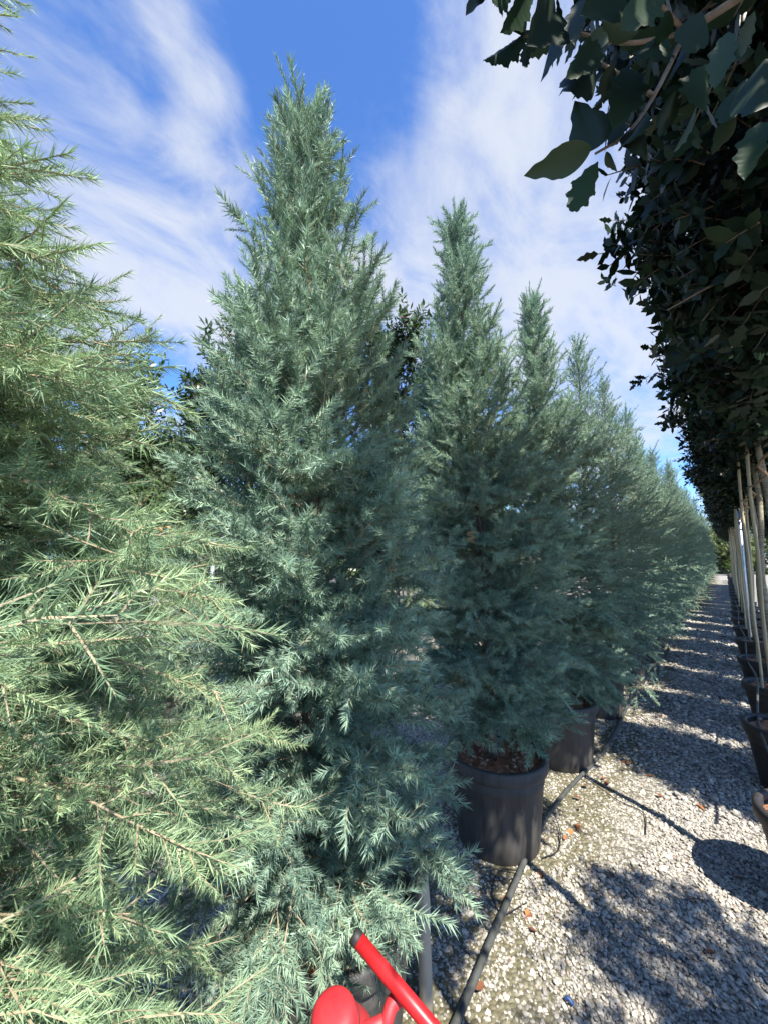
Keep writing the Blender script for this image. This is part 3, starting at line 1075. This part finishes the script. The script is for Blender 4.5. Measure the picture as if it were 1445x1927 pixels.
# ================================================================== things in and behind the left row
# wooden post and support wire
V, F = [], []
pb = at_z(802, 1907)
pt = Vector((pb.x - .012, pb.y - .01, .66))
pts = [pb.lerp(pt, k / 8) + Vector((.002 * math.sin(k * 2), .002 * math.cos(k * 3), 0)) for k in range(9)]
pts[0].z = -.02
tube(V, F, pts, [.0245, .024, .024, .0235, .023, .023, .0225, .022, .021], 14)
tag(link('wooden_post', mesh_of('wooden_post', V, F, M['post'])), 'weathered round wooden post beside the pot of the middle cedar', 'post')
V, F = [], []
wx = ROWX + .09
pts = []
for k in range(120):
    y = -1.5 + k * .33
    pts.append(Vector((wx, y, 1.600 - .010 * math.sin((y % 4.8) / 4.8 * math.pi))))
tube(V, F, pts, .0022, 5)
tag(link('support_wire', mesh_of('support_wire', V, F, M['wire'])), 'thin black wire stretched level along the left cedars', 'wire')
# twine bow on the wire
c = at_x(302, 1003, wx)
V, F = [], []
sx, up = CR * .022, Vector((0, 0, .018))
for (x0, z0, x1, z1, x2, z2) in ((-1.3, -1.1, -.5, .5, .9, .8), (-.6, .2, .2, .75, 1.0, .6), (.9, .8, .95, -.1, .8, -1.3), (-.3, .75, .3, .1, .5, -1.0), (-.9, -.4, -.1, -.1, .9, .0)):
    tube(V, F, spline([c + sx * x0 + up * z0, c + sx * x1 + up * z1 + FH * .004, c + sx * x2 + up * z2], 8), .0017, 5)
tube(V, F, [Vector((c.x, c.y, 1.58)), c, c + up * .7], .0022, 5)
tag(link('twine_tie', mesh_of('twine_tie', V, F, M['twine'])), 'orange twine knotted on the wire at the left', 'twine')
for k, (u, v) in enumerate(((888, 1016), (690, 1000))):
    c = at_x(u, v, wx)
    V, F = [], []
    pts = [c + Vector((.018 * math.cos(a * .9) - .01, .018 * math.sin(a * .9), .004 * a - .014)) for a in range(16)]
    tube(V, F, pts, .0026, 5)
    tag(link('twine_tie', mesh_of('twine_tie', V, F, M['twine'])), ['orange twine wound round the stem of the second cedar', 'pale twine on the wire inside the middle cedar'][k], 'twine')

# the row across the next path, seen through the gaps: cedars and photinias
g_bc = 'green cedars of the row behind'
bc = cedar('cedar_tree', 'pale green cedar seen in the gap left of the middle cedar', g_bc, (-4.3, 1.9, 0), 3.3, .42, .45, .85, WIDE, 150, 21, G_GREEN, 'wide', (0, 0), True)
BK = [(1.9, 'the pale green cedar in the gap'), (.6, 'the broad cedar at the far left'), (3.15, 'the middle cedar, left half'), (4.4, 'the middle cedar, right half'), (5.7, 'the gap between the first two blue cedars'),
      (7.0, 'the second blue cedar'), (8.3, 'the third blue cedar'), (9.6, 'the fourth blue cedar'), (-.7, 'the broad cedar, out at the left edge')]
for k, (y, wh) in enumerate(BK):
    if k:
        copy_thing(bc, (-4.3 + rng.uniform(-.1, .1), y, 0), rng.random() * 6, rng.uniform(.86, .98), 'green cedar of the back row behind ' + wh, g_bc)
    copy_thing(pot0, (-4.3, y, 0), k, 1.0, 'black pot of the back row ' + ('under ' if k == 0 else 'behind ') + wh, 'black pots of the row behind')


def photinia(label, loc, H, Rm, seed, n):
    r = random.Random(seed)
    root = thing('photinia_tree', label, 'photinia tree', loc, 0, 'photinias of the row behind' if 'closing' not in label else 'photinias closing the view')
    V, F = [], []
    tube(V, F, [Vector((.02 * math.sin(i + seed), .02 * math.cos(i * 1.4), (H - .6) * i / 8)) for i in range(9)], [.03 - .0028 * i for i in range(9)], 8)
    part('trunk', mesh_of('trunk', V, F, M['bark']), root)
    BV, BF, P, Ro, Sc, Ix = [], [], [], [], [], []
    z0 = .9
    for b in range(60):
        z = r.uniform(z0, H - .5)
        t = (z - z0) / (H - z0)
        az = b * 2.4
        e = R_(r.uniform(20, 60))
        L = Rm * r.uniform(.7, 1.1) * (1 - .4 * t)
        d = Vector((math.cos(az) * math.cos(e), math.sin(az) * math.cos(e), math.sin(e)))
        p0 = Vector((0, 0, z))
        bp = [p0, p0 + d * L * .5 + Vector((r.gauss(0, .03), r.gauss(0, .03), 0)), p0 + d * L]
        tube(BV, BF, bp, [.008, .005, .002], 4, False)
        for k in range(n // 60):
            q = r.uniform(.25, 1.05)
            p = p0 + d * L * q + Vector((r.gauss(0, .09), r.gauss(0, .09), r.gauss(0, .09)))
            P.append(tuple(p))
            Ro.append(rot_to(d + Vector((r.gauss(0, .5), r.gauss(0, .5), r.uniform(0, .9))), r.random() * 6.28))
            Sc.append(r.uniform(.7, 1.15))
            Ix.append(r.randrange(4))
    for k in range(8):
        P.append((r.gauss(0, .12), r.gauss(0, .12), H - r.uniform(.15, .5)))
        Ro.append(rot_to(Vector((r.gauss(0, .3), r.gauss(0, .3), 1)), r.random() * 6))
        Sc.append(1.0)
        Ix.append(r.randrange(4))
    part('branches', mesh_of('branches', BV, BF, M['bark']), root)
    bake_part('crown', P, Ro, Sc, Ix, G_PHOT, root)
    return root


photinia('red tipped photinia showing left of the middle cedar', (-3.8, 2.3, 0), 4.1, 1.0, 1, 1900)
photinia('leafy photinia in the gap between the first two blue cedars', (-2.84, 3.66, 0), 4.25, 1.15, 2, 3000)
photinia('dark photinia peeping over the broad cedar at the left', (-4.6, 1.35, 0), 3.75, .6, 3, 1100)
photinia('photinia behind the second and third blue cedars', (-3.1, 6.6, 0), 3.7, .8, 4, 1200)
ph = photinia('bushy photinia closing the view behind the back row', (-6.0, 2.2, 0), 3.2, .9, 5, 1300)
for k in range(12):
    copy_thing(ph, (-6.0 + rng.uniform(-.2, .2), -.6 + 1.3 * k + (.6 if k > 1 else 0), 0), k * 1.7, rng.uniform(.85, 1.05), 'bushy photinia closing the view behind the back row', 'photinias closing the view')
# posts in the row behind
for (u, v0, zt, x, rad, mat, nm, lab) in ((403, 1014, None, -2.0, .011, 'galv', 'metal_post', 'thin shiny metal post in the gap left of the middle cedar'),
                                          (437, 1050, None, -2.1, .010, 'bamboo', 'bamboo_cane', 'pale bamboo cane in the gap left of the middle cedar')):
    p = at_x(u, v0, x)
    V, F = [], []
    tube(V, F, [Vector((0, 0, -.02)), Vector((0, 0, p.z * .5)), Vector((0, 0, p.z))], rad, 10)
    o = link(nm, mesh_of(nm, V, F, M[mat]))
    o.location = (p.x, p.y, 0)
    tag(o, lab, 'post' if nm == 'metal_post' else 'cane')

# ================================================================== hose and drip tubes on the gravel
V, F = [], []
hp = [at_z(u, v, .02) for u, v in ((760, 2120), (858, 1927), (935, 1745), (1010, 1570), (1058, 1500), (1115, 1437), (1150, 1392), (1180, 1330), (1200, 1290))]
hp += [Vector((-.86, 6.4, .02)), Vector((-.78, 7.6, .02)), Vector((-.84, 9.2, .02)), Vector((-.80, 12, .02)), Vector((-.86, 16, .02)), Vector((-.8, 24, .02)), Vector((-.84, 36, .02))]
pts = spline(hp, 130)
for p in pts:
    p.z = .024 + .004 * math.sin(p.y * 5)
tube(V, F, pts, .0135, 12)
tag(link('irrigation_hose', mesh_of('irrigation_hose', V, F, M['hose'])), 'thick grey irrigation hose lying along the left pots', 'hose')
DR = [([(1012, 1572, .03), (990, 1500, .28), (975, 1440, .49), (968, 1420, .47)], 'thin black drip tube climbing the open pot'),
      ([(1000, 1600, .03), (960, 1585, .05), (930, 1560, .1), (905, 1530, .2), (880, 1500, .3)], 'thin black drip tube crossing the front of the open pot'),
      ([(985, 1640, .03), (940, 1640, .012), (925, 1680, .012), (945, 1720, .012), (990, 1700, .012)], 'looped thin black tube below the open pot'),
      ([(1040, 1530, .03), (1052, 1560, .02), (1050, 1600, .015), (1020, 1615, .015)], 'short curl of black tube right of the open pot'),
      ([(1095, 1460, .03), (1160, 1505, .012), (1210, 1530, .012), (1215, 1570, .012)], 'thin black tube lying out on the sunny gravel'),
      ([(775, 1660, .42), (800, 1740, .2), (808, 1800, .1), (790, 1860, .05), (770, 1890, .02)], 'thin black tube hanging by the wooden post')]
for ctrl, lab in DR:
    V, F = [], []
    tube(V, F, spline([at_z(*c) for c in ctrl], 26), .0028, 6)
    tag(link('drip_tube', mesh_of('drip_tube', V, F, M['black_tube'])), lab, 'tube', 'drip tubes')

# ================================================================== red hand trolley at the bottom edge
TS = .76
A, B = at_d(672, 1767, 1.08 * TS), at_d(806, 1927, .98 * TS)
dr = (B - A).normalized()
tr = thing('hand_trolley', 'red painted tubular handle and rounded red cover at the bottom edge', 'trolley', (B.x, B.y, 0))
o0 = Vector((B.x, B.y, 0))
V, F = [], []
E_ = A + dr * .62
foot = Vector((E_.x + .06, E_.y - .05, .05))
pts = [A - o0, B - o0, E_ - o0] + [p - o0 for p in spline([E_, E_ + dr * .05 + Vector((0, 0, -.02)), foot.lerp(E_, .4) + dr * .03, foot], 9)[1:]]
tube(V, F, pts, .0185 * TS, 20)
hd = part('handle_tube', mesh_of('handle_tube', V, F, M['red']), tr)
V, F = [], []
tube(V, F, [A - o0 - dr * .010, A - o0 - dr * .008, A - o0 + dr * .004, A - o0 + dr * .005], [.016 * TS, .0195 * TS, .0195 * TS, .0186 * TS], 20)
part('end_cap', mesh_of('end_cap', V, F, M['black_rubber']), hd)
cc = at_d(640, 1972, 1.0 * TS) - o0
V, F = [], []
prof = [(.0, .116), (.030, .1155), (.045, .112), (.0535, .104), (.0565, .094), (.0575, .084), (.059, .074), (.063, .058), (.070, .040), (.080, .020), (.089, .0), (.095, -.03), (.097, -.08), (.09, -.12), (0, -.12)]
lathe(V, F, prof, 40)
tilt = Matrix.Rotation(R_(14), 3, CR) @ Matrix.Rotation(R_(-8), 3, FH)
V = [tilt @ v * TS + cc for v in V]
part('cover', mesh_of('cover', V, F, M['red_plastic']), tr)
V, F = [], []
lathe(V, F, [(.0594, .072), (.0604, .0712), (.0609, .0690), (.0608, .0675)], 40)
V = [tilt @ v * TS + cc for v in V]
part('seam', mesh_of('seam', V, F, M['black_rubber']), tr)
V, F = [], []
q1 = at_d(752, 1872, 1.035 * TS) - o0
q2 = at_d(742, 1930, 1.0 * TS) - o0
q3 = at_d(700, 1945, 1.0 * TS) - o0
q0 = at_d(757, 1878, 1.03 * TS) - o0
qa, qb = at_d(738, 1890, 1.02 * TS) - o0, at_d(728, 1921, 1.0 * TS) - o0
tube(V, F, spline([q0, qa, qb, at_d(715, 1960, .99 * TS) - o0], 14), [.010, .0115, .013, .0135, .0135, .013, .0125, .012, .012, .012, .012, .012, .012, .012], 14)
tube(V, F, [qb, at_d(700, 1935, 1.0 * TS) - o0, cc + Vector((0, 0, .01))], [.011, .012, .014], 14)
part('bracket', mesh_of('bracket', V, F, M['red_plastic']), tr)
V, F = [], []
tube(V, F, [cc + Vector((0, 0, -.1)), Vector((cc.x, cc.y, .14)), Vector((cc.x, cc.y, .1))], .03, 16)
part('column', mesh_of('column', V, F, M['red']), tr)
for s in (-1, 1):
    V, F = [], []
    lathe(V, F, [(0, -.02), (.06, -.02), (.088, -.026), (.1, -.018), (.103, 0), (.1, .018), (.088, .026), (.06, .02), (0, .02)], 28)
    mt = FH.to_track_quat('X', 'Z').to_matrix() @ Matrix.Rotation(R_(90), 3, 'X')
    V = [mt @ v + Vector((cc.x, cc.y, .103)) + CR * (.055 * s) for v in V]
    part('wheel', mesh_of('wheel', V, F, M['black_rubber']), tr)
V, F = [], []
tube(V, F, [Vector((cc.x, cc.y, .11)) - CR * .06, Vector((cc.x, cc.y, .11)) + CR * .06], .014, 12)
part('axle', mesh_of('axle', V, F, M['galv']), tr)

# ================================================================== fallen leaves and small litter
lm = []
for k in range(3):
    V, F, tone = [], [], []
    add_leaf(V, F, tone, Vector((0, 0, 0)), Vector((1, 0, 0)), Vector((0, 0, 1)), 1, .5, ('lance', 'oval', 'oval')[k], .35, (-.15, .2, -.25)[k], .3 * k + .1)
    me = mesh_of('fallen_leaf', V, F, M['dead_leaf'])
    set_tone(me, tone)
    lm.append(me)
spots = [(850, 1722), (925, 1765), (1000, 1720), (910, 1850), (1078, 1562), (1088, 1520), (1105, 1478), (1205, 1368), (1180, 1438), (1290, 1688), (1180, 1432), (1250, 1502), (1130, 1465), (1020, 1640),
         (990, 1725), (1095, 1505), (1310, 1512), (1215, 1405), (1160, 1360), (960, 1690), (1060, 1580), (1150, 1640), (1330, 1795), (1230, 1460), (1010, 1755), (1085, 1550), (1140, 1480), (1270, 1420), (1245, 1350), (1380, 1650)]
for k, (u, v) in enumerate(spots):
    p = at_z(u, v, .014)
    o = link('fallen_leaf', lm[k % 3])
    o.location = p
    o.rotation_euler = (rng.gauss(0, .25), rng.gauss(0, .25), rng.random() * 6.28)
    s = rng.uniform(.035, .06)
    o.scale = (s, s, s)
    tag(o, 'brown fallen leaf lying on the gravel', 'leaf', 'fallen leaves on the gravel')
p = at_z(1070, 1886, .012)
V, F = [], []
tube(V, F, spline([p + CR * -.012 + FH * .01, p + Vector((0, 0, .01)), p + CR * .008 - FH * .008, p + CR * .016 - FH * .002 + Vector((0, 0, .004))], 10), [.003, .006, .007, .006, .005, .006, .006, .004, .003, .002], 6)
tag(link('plastic_scrap', mesh_of('plastic_scrap', V, F, M['blue_bit'])), 'small crumpled blue plastic scrap on the near gravel', 'litter')

# ================================================================== far end of the path
def far_tree(label, loc, H, Rm, seed, n, grp):
    r = random.Random(seed)
    root = thing('far_tree', label, 'tree', loc, 0, grp)
    V, F = [], []
    tube(V, F, [Vector((.06 * math.sin(i + seed), .06 * math.cos(i * 1.3), H * .8 * i / 6)) for i in range(7)], [.10 - .013 * i for i in range(7)], 8)
    part('trunk', mesh_of('trunk', V, F, M['pale_bark']), root)
    P, Ro, Sc, Ix = [], [], [], []
    lob = [(r.gauss(0, Rm * .4), r.gauss(0, Rm * .4), r.uniform(H * .1, H * .82), Rm * r.uniform(.4, .65)) for _ in range(12)]
    for k in range(n):
        x, y, z, q = r.choice(lob)
        d = Vector((r.gauss(0, 1), r.gauss(0, 1), r.gauss(0, 1))).normalized()
        pp = Vector((x, y, z)) + d * q * r.random() ** .4
        P.append(tuple(pp))
        Ro.append(rot_to(d + Vector((0, 0, .4)), r.random() * 6.28))
        Sc.append(r.uniform(.7, 1.2))
        Ix.append(r.randrange(3))
    bake_part('crown', P, Ro, Sc, Ix, G_FAR, root)
    return root


gf = 'olive green trees closing the far end of the path'
fars = [(-2.2, 44, 5.2), (-.3, 43, 4.4), (1.3, 43.5, 4.3), (3.2, 44, 5), (-4.4, 45, 5.5), (-6.8, 46, 5.5), (5.2, 45, 5), (-9.2, 47, 5.6), (-12, 46, 5.6), (.6, 47, 5)]
f0 = None
for k, (x, y, h) in enumerate(fars):
    if k < 2:
        f = far_tree('olive green tree at the far end of the path, %s' % ('left' if k == 0 else 'middle'), (x, y, 0), h, 1.7, 60 + k, 900, gf)
        f0 = f0 or f
    else:
        copy_thing(f0, (x, y, 0), k * 1.1, h / 5.2, 'olive green tree half hidden at the far end beyond the rows', gf)
r = random.Random(77)
rb = thing('bright_shrub', 'small bright yellow green shrub at the far right end of the path', 'shrub', (.75, 39, 0))
V, F = [], []
for k in range(6):
    a = k * 1.05
    tube(V, F, [Vector((0, 0, -.02)), Vector((.3 * math.cos(a), .3 * math.sin(a), .6))], [.02, .008], 5)
part('stems', mesh_of('stems', V, F, M['bark']), rb)
P, Ro, Sc, Ix = [], [], [], []
for k in range(260):
    d = Vector((r.gauss(0, 1), r.gauss(0, 1), r.gauss(0, 1))).normalized()
    pp = Vector((0, 0, .75)) + Vector((d.x * .6, d.y * .6, d.z * .7)) * r.random() ** .4
    P.append(tuple(pp)); Ro.append(rot_to(d + Vector((0, 0, .5)), r.random() * 6)); Sc.append(r.uniform(.8, 1.3)); Ix.append(r.randrange(2))
bake_part('crown', P, Ro, Sc, Ix, G_BRIGHT, rb)
